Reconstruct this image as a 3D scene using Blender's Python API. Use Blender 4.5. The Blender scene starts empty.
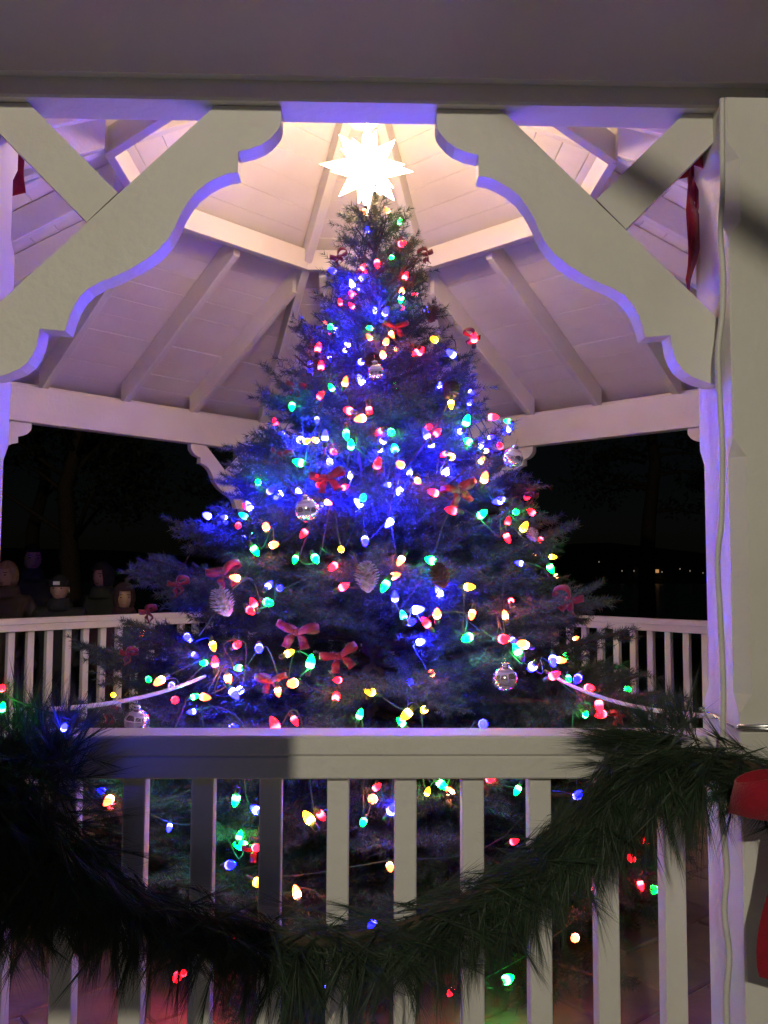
import bpy, bmesh, math, random
import numpy as np
from mathutils import Vector, Matrix
random.seed(7); rng = np.random.default_rng(7)
R = math.radians
sc = bpy.context.scene
COL = sc.collection

# ------------------------------------------------------------------ camera, world, moon, exposure
FPX = 865.0
EYE = Vector((0.015, -4.106, 1.35))
cam = bpy.data.cameras.new('camera'); cam_o = bpy.data.objects.new('camera', cam); COL.objects.link(cam_o)
cam.sensor_fit = 'VERTICAL'; cam.sensor_height = 36.0; cam.lens = FPX / 1024 * 36
cam.clip_start = 0.05; cam.clip_end = 4000
cam_o.location = EYE
cam_o.rotation_euler = (Matrix.Rotation(R(-1.3), 3, 'Z') @ Matrix.Rotation(R(90 + 3.84), 3, 'X') @ Matrix.Rotation(R(0.25), 3, 'Z')).to_euler()
sc.camera = cam_o
CM = cam_o.rotation_euler.to_matrix()

w = bpy.data.worlds.new('World'); sc.world = w; w.use_nodes = True
nt = w.node_tree; bg = nt.nodes['Background']
sky = nt.nodes.new('ShaderNodeTexSky'); sky.sky_type = 'NISHITA'; sky.sun_disc = False
sky.sun_elevation = R(35); sky.sun_rotation = R(200)
nt.links.new(sky.outputs[0], bg.inputs[0]); bg.inputs[1].default_value = 0.00018
ml = bpy.data.lights.new('moon', 'SUN'); ml.energy = 0.006; ml.angle = R(0.5); ml.color = (.85, .9, 1)
mo = bpy.data.objects.new('moon', ml); COL.objects.link(mo)
mo.rotation_euler = (R(55), 0, R(-20))
vs = sc.view_settings
vs.view_transform = 'Standard'; vs.look = 'None'; vs.exposure = 0.7; vs.gamma = 1.0; vs.use_curve_mapping = False
sc.cycles.use_denoising = True
sc.cycles.max_bounces = 6; sc.cycles.diffuse_bounces = 3; sc.cycles.transparent_max_bounces = 6
sc.cycles.sample_clamp_indirect = 6.0

def ray(px, py):
    return (CM @ Vector(((px - 384) / FPX, -(py - 512) / FPX, -1))).normalized()
def at_y(px, py, Y):
    d = ray(px, py); return EYE + d * ((Y - EYE.y) / d.y)
def at_d(px, py, depth):
    d = ray(px, py); f = CM @ Vector((0, 0, -1)); return EYE + d * (depth / d.dot(f))

# ------------------------------------------------------------------ helpers
def tag(o, label=None, cat=None, group=None, kind=None):
    if label: o['label'] = label
    if cat: o['category'] = cat
    if group: o['group'] = group
    if kind: o['kind'] = kind
    return o
def empty(name, loc=(0, 0, 0), rz=0):
    o = bpy.data.objects.new(name, None); COL.objects.link(o)
    o.location = loc; o.rotation_euler = (0, 0, rz); o.empty_display_size = .1
    return o
def link(name, me, parent=None, mat=None, loc=None):
    if mat is not None and len(me.materials) == 0: me.materials.append(mat)
    o = bpy.data.objects.new(name, me); COL.objects.link(o)
    if parent is not None: o.parent = parent
    if loc is not None: o.location = loc
    return o
def mesh(name, V, F, smooth=False):
    me = bpy.data.meshes.new(name); me.from_pydata([tuple(v) for v in V], [], F); me.update()
    if smooth: me.polygons.foreach_set('use_smooth', [True] * len(me.polygons))
    return me
def bevel(me, w, seg=1):
    bm = bmesh.new(); bm.from_mesh(me)
    bmesh.ops.recalc_face_normals(bm, faces=bm.faces)
    bmesh.ops.bevel(bm, geom=[e for e in bm.edges if e.calc_face_angle(0) > .6], offset=w, segments=seg, affect='EDGES', clamp_overlap=True)
    bm.to_mesh(me); bm.free(); return me
class MB:
    def __init__(s): s.V = []; s.F = []; s.S = []; s.M = []
    def add(s, V, F, smooth=False, mi=0):
        b = len(s.V); s.V += [tuple(v) for v in V]
        s.F += [[i + b for i in f] for f in F]; s.S += [smooth] * len(F); s.M += [mi] * len(F)
    def box(s, c, d, M=None, mi=0):
        V = [Vector((x * d[0] / 2, y * d[1] / 2, z * d[2] / 2)) for x in (-1, 1) for y in (-1, 1) for z in (-1, 1)]
        if M is not None: V = [M @ v for v in V]
        V = [v + Vector(c) for v in V]
        s.add(V, [(0, 1, 3, 2), (4, 6, 7, 5), (0, 4, 5, 1), (2, 3, 7, 6), (0, 2, 6, 4), (1, 5, 7, 3)], mi=mi)
    def prism(s, P, z0, z1, mi=0):
        n = len(P)
        V = [(p[0], p[1], z0) for p in P] + [(p[0], p[1], z1) for p in P]
        s.add(V, [list(range(n))[::-1], list(range(n, 2 * n))] + [[i, (i + 1) % n, n + (i + 1) % n, n + i] for i in range(n)], mi=mi)
    def tube(s, P, r, n=6, mi=0, smooth=True, cap=True):
        P = [Vector(p) for p in P]; m = len(P); V = []; F = []
        rr = r if isinstance(r, (list, tuple)) else [r] * m
        up = Vector((0.13, 0.21, 1)).normalized(); prev = None
        for i in range(m):
            t = (P[min(i + 1, m - 1)] - P[max(i - 1, 0)])
            if t.length < 1e-9: t = Vector((0, 0, 1))
            t.normalize()
            a = prev - t * prev.dot(t) if prev is not None else t.cross(up)
            if a.length < 1e-5: a = t.cross(Vector((1, 0, 0)))
            a.normalize(); prev = a; b = t.cross(a)
            for k in range(n):
                q = 2 * math.pi * k / n; V.append(P[i] + (a * math.cos(q) + b * math.sin(q)) * rr[i])
        for i in range(m - 1):
            for k in range(n):
                F.append([i * n + k, i * n + (k + 1) % n, (i + 1) * n + (k + 1) % n, (i + 1) * n + k])
        if cap: F += [list(range(n))[::-1], list(range((m - 1) * n, m * n))]
        s.add(V, F, smooth, mi)
    def lathe(s, prof, n=12, c=(0, 0, 0), M=None, mi=0, smooth=True):
        V = []; F = []; c = Vector(c)
        for r, z in prof:
            for k in range(n):
                q = 2 * math.pi * k / n; v = Vector((r * math.cos(q), r * math.sin(q), z))
                V.append((M @ v if M is not None else v) + c)
        m = len(prof)
        for i in range(m - 1):
            for k in range(n): F.append([i * n + k, i * n + (k + 1) % n, (i + 1) * n + (k + 1) % n, (i + 1) * n + k])
        F += [list(range(n))[::-1], list(range((m - 1) * n, m * n))]
        s.add(V, F, smooth, mi)
    def mesh(s, name, mats=None):
        me = bpy.data.meshes.new(name); me.from_pydata(s.V, [], s.F)
        me.polygons.foreach_set('use_smooth', s.S); me.polygons.foreach_set('material_index', s.M)
        me.update()
        for m in (mats or []): me.materials.append(m)
        return me
    def build(s, name, mats, parent=None):
        return link(name, s.mesh(name, mats if isinstance(mats, list) else [mats]), parent)
def tri_mesh(name, V, mat):
    """V: (n,3,3) triangles"""
    n = len(V); me = bpy.data.meshes.new(name)
    me.vertices.add(n * 3); me.vertices.foreach_set('co', np.ascontiguousarray(V, dtype=np.float32).ravel())
    me.loops.add(n * 3); me.loops.foreach_set('vertex_index', np.arange(n * 3, dtype=np.int32))
    me.polygons.add(n); me.polygons.foreach_set('loop_start', np.arange(0, n * 3, 3, dtype=np.int32))
    me.polygons.foreach_set('loop_total', np.full(n, 3, dtype=np.int32))
    me.update(calc_edges=True); me.materials.append(mat); return me

# ------------------------------------------------------------------ materials
def mat(name, col, rough=.6, var=.12, scale=6, bump=0, bscale=60, metal=0, sheen=0, col2=None, coat=0, trans=0):  # noise-mottled surface
    m = bpy.data.materials.new(name); m.use_nodes = True; t = m.node_tree; p = t.nodes['Principled BSDF']
    p.inputs['Roughness'].default_value = rough; p.inputs['Metallic'].default_value = metal
    p.inputs['Sheen Weight'].default_value = sheen; p.inputs['Coat Weight'].default_value = coat
    tc = t.nodes.new('ShaderNodeTexCoord')
    n = t.nodes.new('ShaderNodeTexNoise'); n.inputs['Scale'].default_value = scale; n.inputs['Detail'].default_value = 5
    t.links.new(tc.outputs['Object'], n.inputs['Vector'])
    mx = t.nodes.new('ShaderNodeMix'); mx.data_type = 'RGBA'
    c2 = col2 or tuple(c * (1 - var * 2) for c in col)
    mx.inputs[6].default_value = (*col, 1); mx.inputs[7].default_value = (*c2, 1)
    rp = t.nodes.new('ShaderNodeValToRGB'); rp.color_ramp.elements[0].position = .35; rp.color_ramp.elements[1].position = .7
    t.links.new(n.outputs['Fac'], rp.inputs[0]); t.links.new(rp.outputs[0], mx.inputs[0]); t.links.new(mx.outputs[2], p.inputs['Base Color'])
    if bump:
        b = t.nodes.new('ShaderNodeBump'); b.inputs['Strength'].default_value = bump; b.inputs['Distance'].default_value = .01
        n2 = t.nodes.new('ShaderNodeTexNoise'); n2.inputs['Scale'].default_value = bscale; n2.inputs['Detail'].default_value = 4
        t.links.new(tc.outputs['Object'], n2.inputs['Vector']); t.links.new(n2.outputs['Fac'], b.inputs['Height']); t.links.new(b.outputs[0], p.inputs['Normal'])
    if trans:
        out = t.nodes['Material Output']; tr = t.nodes.new('ShaderNodeBsdfTranslucent'); ms = t.nodes.new('ShaderNodeMixShader')
        ms.inputs[0].default_value = trans; t.links.new(mx.outputs[2], tr.inputs[0])
        t.links.new(p.outputs[0], ms.inputs[1]); t.links.new(tr.outputs[0], ms.inputs[2]); t.links.new(ms.outputs[0], out.inputs[0])
    return m
def emit(name, col, strength):
    m = bpy.data.materials.new(name); m.use_nodes = True; t = m.node_tree; p = t.nodes['Principled BSDF']
    p.inputs['Base Color'].default_value = (*[min(1, c * .8) for c in col], 1); p.inputs['Roughness'].default_value = .25
    p.inputs['Emission Color'].default_value = (*col, 1); p.inputs['Emission Strength'].default_value = strength
    return m
def bulb_mat(name, col, core, strength):
    """faceted LED lamp: the diode sits in the lower half, so the middle is brightest and the tip is saturated"""
    m = bpy.data.materials.new(name); m.use_nodes = True; t = m.node_tree; p = t.nodes['Principled BSDF']
    p.inputs['Base Color'].default_value = (*col, 1); p.inputs['Roughness'].default_value = .2
    tc = t.nodes.new('ShaderNodeTexCoord'); sp = t.nodes.new('ShaderNodeSeparateXYZ'); t.links.new(tc.outputs['Object'], sp.inputs[0])
    rp = t.nodes.new('ShaderNodeMapRange'); rp.inputs[1].default_value = .034; rp.inputs[2].default_value = .016
    t.links.new(sp.outputs[2], rp.inputs[0])
    mx = t.nodes.new('ShaderNodeMix'); mx.data_type = 'RGBA'; mx.inputs[6].default_value = (*col, 1); mx.inputs[7].default_value = (*core, 1)
    t.links.new(rp.outputs[0], mx.inputs[0]); t.links.new(mx.outputs[2], p.inputs['Emission Color'])
    oi = t.nodes.new('ShaderNodeObjectInfo')
    ml = t.nodes.new('ShaderNodeMath'); ml.operation = 'MULTIPLY_ADD'; ml.inputs[1].default_value = strength * .8; ml.inputs[2].default_value = strength * .2
    t.links.new(rp.outputs[0], ml.inputs[0])
    rv = t.nodes.new('ShaderNodeMapRange'); rv.inputs[3].default_value = .35; rv.inputs[4].default_value = 1.45; t.links.new(oi.outputs['Random'], rv.inputs[0])
    m2 = t.nodes.new('ShaderNodeMath'); m2.operation = 'MULTIPLY'; t.links.new(ml.outputs[0], m2.inputs[0]); t.links.new(rv.outputs[0], m2.inputs[1])
    t.links.new(m2.outputs[0], p.inputs['Emission Strength'])
    return m

PAINT = mat('white_paint', (.81, .80, .77), .5, .05, 1.8, .22, 45, col2=(.68, .655, .60))
CEIL = mat('ceiling_paint', (.85, .82, .78), .55, .07, 2.2, .12, 30, col2=(.74, .69, .64))
SHINGLE = mat('roof_shingle', (.09, .085, .08), .9, .2, 20, .4, 60)
PAVER = mat('paver_stone', (.26, .18, .13), .8, .2, 5, .3, 50, col2=(.17, .12, .095))
SLAB = mat('floor_mortar', (.33, .30, .26), .9, .12, 8, .3, 80)
NEEDLE = mat('fir_needle', (.07, .105, .08), .45, .2, 9, trans=.25, col2=(.035, .055, .042))
BARK = mat('bark', (.11, .075, .05), .9, .25, 30, .5, 60)
PINE = mat('pine_needle', (.045, .078, .042), .5, .2, 12, trans=.2, col2=(.025, .045, .026))
VELVET = mat('red_velvet', (.36, .004, .022), .9, .15, 30, .3, 260, sheen=.15)
VELVETD = mat('red_ribbon', (.22, .006, .014), .55, .12, 20, .1, 120, sheen=.2)
GOLD = mat('gold_edge', (.75, .55, .25), .3, .05, metal=.9)
WIRE = mat('green_wire', (.02, .05, .025), .5)
WHITECORD = mat('white_cord', (.75, .73, .68), .5, .06, 20)
ROPE = mat('white_rope', (.74, .72, .70), .5, .15, 120, .4, 200)
SILVERW = mat('silver_wire', (.7, .7, .72), .25, .05, metal=.9)
CONEB = mat('pinecone_brown', (.13, .075, .045), .8, .25, 40)
FROST = mat('pinecone_frosted', (.62, .62, .64), .8, .25, 60, col2=(.2, .15, .12))
DARKM = mat('dark_iron', (.03, .03, .032), .45, .1, metal=.6)
GRASS = mat('night_grass', (.045, .065, .028), .95, .25, .8, .5, 12)
WATER = mat('lake_water', (.006, .010, .014), .25, .1, .3, .25, .8)
SKIN = mat('skin', (.42, .28, .21), .55, .06, 12)
EYEM = mat('eye', (.03, .025, .02), .3)
LIP = mat('lips', (.36, .16, .14), .5)

BM = {'B': bulb_mat('blue_bulb', (.003, .003, 1.0), (.035, .03, 1.0), 190),
      'D': bulb_mat('blue_fill_bulb', (.003, .003, 1.0), (.03, .025, 1.0), 2000),  # added fill bulbs, far stronger than the string's blue, tinting the needles
      'G': bulb_mat('green_bulb', (.0, 1.0, .05), (.05, 1.0, .18), 95),
      'C': bulb_mat('cyan_bulb', (.0, .45, .9), (.04, .8, 1.0), 30),
      'R': bulb_mat('red_bulb', (1.0, .003, .008), (1.0, .03, .06), 80),
      'O': bulb_mat('orange_bulb', (1.0, .07, .015), (1.0, .26, .12), 100),
      'Y': bulb_mat('yellow_bulb', (1.0, .36, .006), (1.0, .55, .06), 66)}

# ------------------------------------------------------------------ ground, lake, far shore
def build_ground():
    xs = sorted(set([-1500, -700, -350, -200, -120, -80] + list(range(-60, 61, 4)) + [80, 120, 200, 350, 700, 1500]))
    ys = sorted(set([-300, -100, -50] + list(range(-30, 61, 3)) + [80, 120, 180, 240, 270, 290, 300, 310, 330, 360, 420, 520, 700, 1000, 1500]))
    def h(x, y):
        z = -.35
        if y > 18: z -= min(4.5, (y - 18) * .2)
        if y > 285: z = -5 + min(1, (y - 285) / 25) * 4
        if y > 320: z += (min(y, 700) - 320) * .05 * (1 + .4 * math.sin(x * .011) + .25 * math.sin(x * .027 + 1))
        if x < -7 and y < 60: z += min(1, (-7 - x) / 10) * min(1, max(0, (y - 2) / 10)) * .25
        return z
    V = [(x, y, h(x, y)) for y in ys for x in xs]; nx = len(xs)
    F = [[j * nx + i, j * nx + i + 1, (j + 1) * nx + i + 1, (j + 1) * nx + i] for j in range(len(ys) - 1) for i in range(nx - 1)]
    tag(link('ground', mesh('ground', V, F, True), None, GRASS), 'dark night lawn sloping down to the lake', None, None, 'structure')
    me = mesh('water', [(-1500, 25, -3), (1500, 25, -3), (1500, 330, -3), (-1500, 330, -3)], [(0, 1, 2, 3)])
    tag(link('water', me, None, WATER), 'black lake water beyond the lawn', None, None, 'structure')
build_ground()
CONC = mat('bounce_concrete', (.38, .39, .42), .9, .12, 3, .3, 60)
pm_ = MB()  # pale slab added as a reflector to lift the header beam
pm_.add([(-7, -12, -.346), (7, -12, -.346), (4.2, -1.0, -.346), (-4.2, -1.0, -.346)], [(0, 1, 2, 3)])
tag(pm_.build('path', CONC), 'pale concrete path added in front of the gazebo to bounce lamp light', None, None, 'structure')

# ------------------------------------------------------------------ gazebo
AN, AD, AS = 2.474, 2.292, 2.50
Q2 = math.sqrt(2)
def corners(d=0):
    n, g, s = AN + d, AD + d, AS + d
    hn = Q2 * g - n; hs = Q2 * g - s
    return [Vector(p) for p in [(-hn, -n, 0), (hn, -n, 0), (s, -hs, 0), (s, hs, 0), (hn, n, 0), (-hn, n, 0), (-s, hs, 0), (-s, -hs, 0)]]
P = corners()
ZB0, ZB1, ZAP = 2.238, 2.46, 3.83
RING = .548
gz = empty('gazebo')
tag(gz, 'white painted octagonal wooden gazebo with railings and an open rafter roof', 'gazebo')

def seg_pts(i, do, di, gap=.0008):
    a, b = corners(do), corners(di); j = (i + 1) % 8
    u = (P[j] - P[i]).normalized() * gap
    return [a[i] + u, a[j] - u, b[j] - u, b[i] + u]
# floor with pavers
floor_mb = MB(); floor_mb.prism(corners(.25), -.34, -.006)
floor_o = tag(floor_mb.build('floor', SLAB), 'gazebo floor of brown stone pavers', None, None, 'structure')
pv = MB(); pv.box((0, 0, -.011), (.292, .292, .03)); pvm = bevel(pv.mesh('paver', [PAVER]), .006)
ca, sa = math.cos(R(38)), math.sin(R(38))
cin = corners(.2)
def inside(x, y, a=.0):
    return abs(y) < AN + a and abs(x) < AS + a and (abs(x) + abs(y)) / Q2 < AD + a
for i in range(-12, 13):
    for j in range(-12, 13):
        u, v = (i + (.5 if j % 2 else 0)) * .3, j * .3
        x, y = u * ca - v * sa, u * sa + v * ca
        if inside(x, y, .02) and len(floor_o.children) < 299:
            o = link('paver', pvm, floor_o, None, (x, y, random.uniform(-.002, .002)))
            o.rotation_euler = (random.uniform(-.004, .004), random.uniform(-.004, .004), R(38))

# posts
PH = .080
def post_mesh():
    prof = [(-.35, 0), (1.10, 0), (1.13, 1), (1.56, 1), (1.59, 0), (1.97, 0), (2.0, 1), (2.12, 1), (2.15, 0), (2.238, 0)]
    V = []; F = []; c = .024
    for z, k in prof:
        q = c if k else .003
        h = PH
        V += [(h, -h + q, z), (h, h - q, z), (h - q, h, z), (-h + q, h, z), (-h, h - q, z), (-h, -h + q, z), (-h + q, -h, z), (h - q, -h, z)]
    for a in range(len(prof) - 1):
        for k in range(8): F.append([a * 8 + k, a * 8 + (k + 1) % 8, a * 8 + 8 + (k + 1) % 8, a * 8 + 8 + k])
    F += [list(range(8))[::-1], list(range(len(V) - 8, len(V)))]
    return mesh('post', V, F)
pm = post_mesh()
for c in P: link('post', pm, gz, PAINT, c)
# header beams with a fascia board set proud above their lower edge
for i in range(8):
    m = MB(); m.prism(seg_pts(i, .044, -.041), ZB0, ZB1)
    b = m.build('header_beam', PAINT, gz); bevel(b.data, .004)
    m = MB(); m.prism(seg_pts(i, .064, .0445), ZB0 + .038, ZB1 + .03)
    m.build('fascia_board', PAINT, b)
# ring beams
def lerp_ap(p, z0, t): return Vector((p.x * (1 - t), p.y * (1 - t), z0 + (ZAP - z0) * t))
for i in range(8):
    j = (i + 1) % 8
    a, b = P[i] * (1 - RING), P[j] * (1 - RING)
    n = ((P[i] + P[j]) / 2).normalized() * .022
    m = MB(); zz = ZB1 + (ZAP - ZB1) * RING
    m.prism([a + n, b + n, b - n, a - n], zz - .025, zz + .10)
    rb = m.build('ring_beam', CEIL, gz); bevel(rb.data, .003)
# rafters
RD = .13
def rafter(name, a, b, wd):
    t = (b - a).normalized(); s = t.cross(Vector((0, 0, 1))).normalized() * wd / 2
    u = Vector((0, 0, RD / max(.3, math.sqrt(t.x ** 2 + t.y ** 2))))
    V = [a - s, a + s, a + s + u, a - s + u, b - s, b + s, b + s + u, b - s + u]
    me = mesh(name, V, [(0, 3, 2, 1), (4, 5, 6, 7), (0, 1, 5, 4), (1, 2, 6, 5), (2, 3, 7, 6), (3, 0, 4, 7)])
    return link(name, bevel(me, .003), gz, PAINT)
for i in range(8):
    j = (i + 1) % 8
    c = P[i]; rafter('hip_rafter', lerp_ap(c, ZB1, -.02), lerp_ap(c, ZB1, .985), .05)
    L = (P[j] - P[i]).length
    for f in ([1 / 3, 2 / 3] if i in (0, 4) else ([.25, .47, .70] if i in (1, 5) else [.30, .53, .75] if i in (3, 7) else [.25, .5, .75])):
        foot = P[i].lerp(P[j], f); mid = (P[i] + P[j]) / 2
        lat = abs(f - .5) * 2
        t = min(RING - .03, 1 - lat - .03)
        top = Vector((foot.x - mid.x * t, foot.y - mid.y * t, ZB1 + (ZAP - ZB1) * t))
        a = Vector((foot.x + mid.x * .015, foot.y + mid.y * .015, ZB1 - (ZAP - ZB1) * .015))
        rafter('jack_rafter', a, top, .045)
km = MB(); km.lathe([(.07, ZAP - .30), (.09, ZAP - .28), (.09, ZAP + .1)], 8); km.build('king_post', PAINT, gz)
# roof shell and ceiling planks
TE = -.125
def roof_pt(i, t, off):
    a = P[i]; return Vector((a.x * (1 - t), a.y * (1 - t), ZB1 + (ZAP - ZB1) * t + off))
sh = MB()
for o0, o1 in ((.19, .22),):
    V = [roof_pt(i, TE, o0) for i in range(8)] + [roof_pt(i, TE, o1) for i in range(8)] + [Vector((0, 0, ZAP + o0)), Vector((0, 0, ZAP + o1))]
    F = []
    for i in range(8):
        j = (i + 1) % 8
        F += [[j, i, 16], [8 + i, 8 + j, 17], [i, j, 8 + j, 8 + i]]
    sh.add(V, F)
roof = sh.build('roof', SHINGLE, gz)
for i in range(8):
    j = (i + 1) % 8
    apoth = ((P[i] + P[j]) / 2).length
    sl = math.hypot(apoth, ZAP - ZB1); n = int((1 - TE) * sl / .138); dt = (1 - TE) / n
    g = .0045 / sl
    for k in range(n):
        t0, t1 = TE + k * dt + g / 2, TE + (k + 1) * dt - g / 2
        if t1 > .985: continue
        e = .0025; q = random.uniform(-.0015, .0015)
        oA, oB = .155 + q, .173 + q
        pts = []
        for off in (oA, oB):
            for (c, t) in ((i, t0), (j, t0), (j, t1), (i, t1)): pts.append(roof_pt(c, t, off))
        u = (P[j] - P[i]).normalized() * e
        for idx in (0, 3, 4, 7): pts[idx] = pts[idx] + u
        for idx in (1, 2, 5, 6): pts[idx] = pts[idx] - u
        me = mesh('plank', pts, [(0, 3, 2, 1), (4, 5, 6, 7), (0, 1, 5, 4), (1, 2, 6, 5), (2, 3, 7, 6), (3, 0, 4, 7)])
        link('plank', me, roof, CEIL)
    # eave fascia
    a, b = roof_pt(i, TE - .004, 0), roof_pt(j, TE - .004, 0)
    c, d = roof_pt(j, TE - .016, 0), roof_pt(i, TE - .016, 0)
    m = MB(); z0, z1 = a.z + .018, a.z + .215
    m.prism([d, c, b, a], z0, z1); m.build('eave_board', PAINT, roof)

# brackets
OUT = [(647, 0), (647, 35), (643, 50), (635, 62), (622, 77), (605, 90), (580, 101), (550, 108), (550, 157), (525, 162), (505, 170), (480, 184), (455, 205), (436, 231), (420, 260), (408, 290),
       (395, 315), (372, 343), (345, 365), (312, 386), (275, 405), (243, 418), (215, 435), (198, 453), (185, 475), (175, 502), (167, 532), (110, 527), (108, 547), (105, 565), (97, 586), (85, 605), (67, 620), (45, 630),
       (15, 640), (0, 640), (0, 485), (495, 0)]
K = 1 / 1204.0
def bracket(corner, dirv, u0):
    T = .023; n = dirv.cross(Vector((0, 0, 1)))
    def pt(u, v, s): return corner + dirv * (u0 + u * K) + Vector((0, 0, ZB0 - .0015 - v * K)) + n * s
    bm = bmesh.new()
    vs_ = [bm.verts.new(pt(u, v, -T)) for u, v in OUT]
    f = bm.faces.new(vs_)
    r = bmesh.ops.extrude_face_region(bm, geom=[f])
    bmesh.ops.translate(bm, verts=[g for g in r['geom'] if isinstance(g, bmesh.types.BMVert)], vec=n * 2 * T)
    bmesh.ops.recalc_face_normals(bm, faces=bm.faces)
    me = bpy.data.meshes.new('bracket'); bm.to_mesh(me); bm.free()
    o = link('bracket', me, gz, PAINT)
    br = [(68, 0), (276, 208), (208, 278), (0, 68), (0, 0)]
    T2 = .0215; m = MB()
    V = [pt(u, v, -T2) for u, v in br] + [pt(u, v, T2) for u, v in br]; q = len(br)
    m.add(V, [list(range(q)), list(range(q, 2 * q))[::-1]] + [[a, q + a, q + (a + 1) % q, (a + 1) % q] for a in range(q)])
    bo = m.build('brace', PAINT, o)
    b2 = bmesh.new(); b2.from_mesh(bo.data); bmesh.ops.recalc_face_normals(b2, faces=b2.faces); b2.to_mesh(bo.data); b2.free()
for i in range(8):
    j = (i + 1) % 8; d = (P[j] - P[i]).normalized()
    u0 = PH + .0005 if i % 2 == 0 else .115
    bracket(P[i], d, u0); bracket(P[j], -d, u0)

# railings
bal = MB(); bal.box((0, 0, .545), (.040, .040, .87)); balm = bevel(bal.mesh('baluster', [PAINT]), .002)
for i in range(8):
    j = (i + 1) % 8; d = (P[j] - P[i]).normalized(); L = (P[j] - P[i]).length
    ang = math.atan2(d.y, d.x); M = Matrix.Rotation(ang, 3, 'Z'); c = (P[i] + P[j]) / 2
    q = PH + .001 if i % 2 == 0 else .10
    ln = L - 2 * q
    m = MB(); m.box((c.x, c.y, 1.032), (ln, .085, .036), M)
    r = m.build('railing', PAINT, gz); bevel(r.data, .004)
    m = MB(); m.box((c.x, c.y, .993), (ln, .079, .041), M); bevel(m.build('rail_board', PAINT, r).data, .003)
    m = MB(); m.box((c.x, c.y, .085), (ln, .062, .05), M); bevel(m.build('bottom_rail', PAINT, r).data, .003)
    if i == 0: xs = [-.03 + .1236 * k for k in range(-5, 6)]
    else:
        nb = int(ln / .1236); st = ln / (nb + 1); xs = [-ln / 2 + st * (k + 1) for k in range(nb)]
    for x in xs:
        p = c + d * x; o = link('baluster', balm, r, None, (p.x, p.y, 0)); o.rotation_euler = (0, 0, ang)

# ------------------------------------------------------------------ street lamp behind the photographer, board added out of view to shade the rail
LAMP = Vector((-1.0, -8.6, 3.6))
def street_lamp():
    t = empty('street_lamp', (LAMP.x, LAMP.y, -.35))
    tag(t, 'iron park street lamp with a glass globe behind the photographer', 'street lamp')
    m = MB(); m.lathe([(.16, 0), (.16, .08), (.09, .14), (.07, .5), (.05, .6), (.045, 3.4), (.08, 3.5)], 12); m.build('pole', DARKM, t)
    m = MB(); m.lathe([(.02, 4.42), (.16, 4.3), (.18, 4.26), (.17, 4.24)], 12); m.build('cap', DARKM, t)
    for k in range(4):
        q = k * math.pi / 2 + .6
        m = MB(); m.tube([(.075 * math.cos(q), .075 * math.sin(q), 3.5), (.15 * math.cos(q), .15 * math.sin(q), 4.25)], .008, 5); m.build('strut', DARKM, t)
    l = bpy.data.lights.new('lamp_light', 'POINT'); l.energy = 325; l.color = (1.0, .90, .68); l.shadow_soft_size = .035
    o = bpy.data.objects.new('lamp_light', l); COL.objects.link(o); o.parent = t; o.location = (0, 0, LAMP.z + .35)
street_lamp()
def shade_board():  # invented board behind the camera, only there to shadow the front rail
    t = empty('shade_board', (-.875, -4.32, -.35))
    tag(t, 'plain wooden board on two posts, added unseen to shade the front rail', 'shade board')
    m = MB(); m.box((0, 0, 2.03), (1.0, .03, .42)); bevel(m.build('panel', BARK, t).data, .004)
    for s in (-.36, .36):
        m = MB(); m.box((s, .04, 1.12), (.05, .048, 2.24)); m.build('post', BARK, t)
shade_board()
def shadow_tree():  # invented tree behind the camera; its long limb casts the band on the post
    t = empty('shadow_tree', (2.2, -5.6, -.36)); tag(t, 'leafless young tree added unseen behind the photographer to shadow the right post', 'tree')
    m = MB(); m.tube([(0, 0, 0), (.02, .01, 1.2), (-.02, .02, 2.1), (.05, 0, 3.2), (.02, .05, 4.6)], [.10, .08, .07, .05, .012], 9); m.build('trunk', BARK, t)
    for P_, r in (([(-.02, .02, 1.80), (-.9, .01, 2.33), (-1.7, 0, 2.76), (-2.34, 0, 3.16), (-3.1, .02, 3.65)], [.034, .028, .025, .021, .008]), ([(.02, 0, 2.6), (.5, -.3, 3.2), (.9, -.5, 4.0)], [.04, .03, .008]),
                  ([(.04, 0, 3.1), (.3, .4, 3.7), (.5, .6, 4.5)], [.035, .02, .006]), ([(.04, 0, 3.3), (-.2, -.5, 4.0), (-.3, -.8, 4.7)], [.03, .02, .006])):
        m = MB(); m.tube(P_, r, 7); m.build('limb', BARK, t)
shadow_tree()

# ------------------------------------------------------------------ christmas tree
TX, TY = .054, -.42
TS = .898; TZ = EYE.z * (1 - TS)
PROF = [(-.1, 1.36), (.06, 1.44), (.45, 1.42), (.73, 1.42), (.97, 1.32), (1.21, 1.17), (1.445, .98), (1.68, .85), (1.92, .71), (2.16, .57), (2.40, .44), (2.63, .28), (2.87, .20), (3.02, .10), (3.25, .012)]
ph = [p[0] for p in PROF]; pr = [p[1] for p in PROF]
def prof(h): return float(np.interp(h, ph, pr))
def prof_w(z): return TS * prof((z - TZ) / TS)
tree = empty('christmas_tree', (TX, TY, TZ)); tree.scale = (TS, TS, TS)
tag(tree, 'tall bushy fir christmas tree decorated with lights in the middle of the gazebo', 'christmas tree')
m = MB(); m.tube([(0, 0, z) for z in (-.15, .5, 1.2, 2, 2.7, 3.16)], [.065, .06, .048, .03, .014, .003], 9); m.build('trunk', BARK, tree)
m = MB(); m.lathe([(.24, -.152), (.25, -.12), (.16, -.08), (.12, .09), (.09, .11)], 16); m.build('stand', DARKM, tree)
branches = MB()
TW = []      # twigs: start, end, droop, needle length
def add_twig(a, b): TW.append((tuple(a), tuple(b)))
h = -.06; lev = 0
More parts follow.
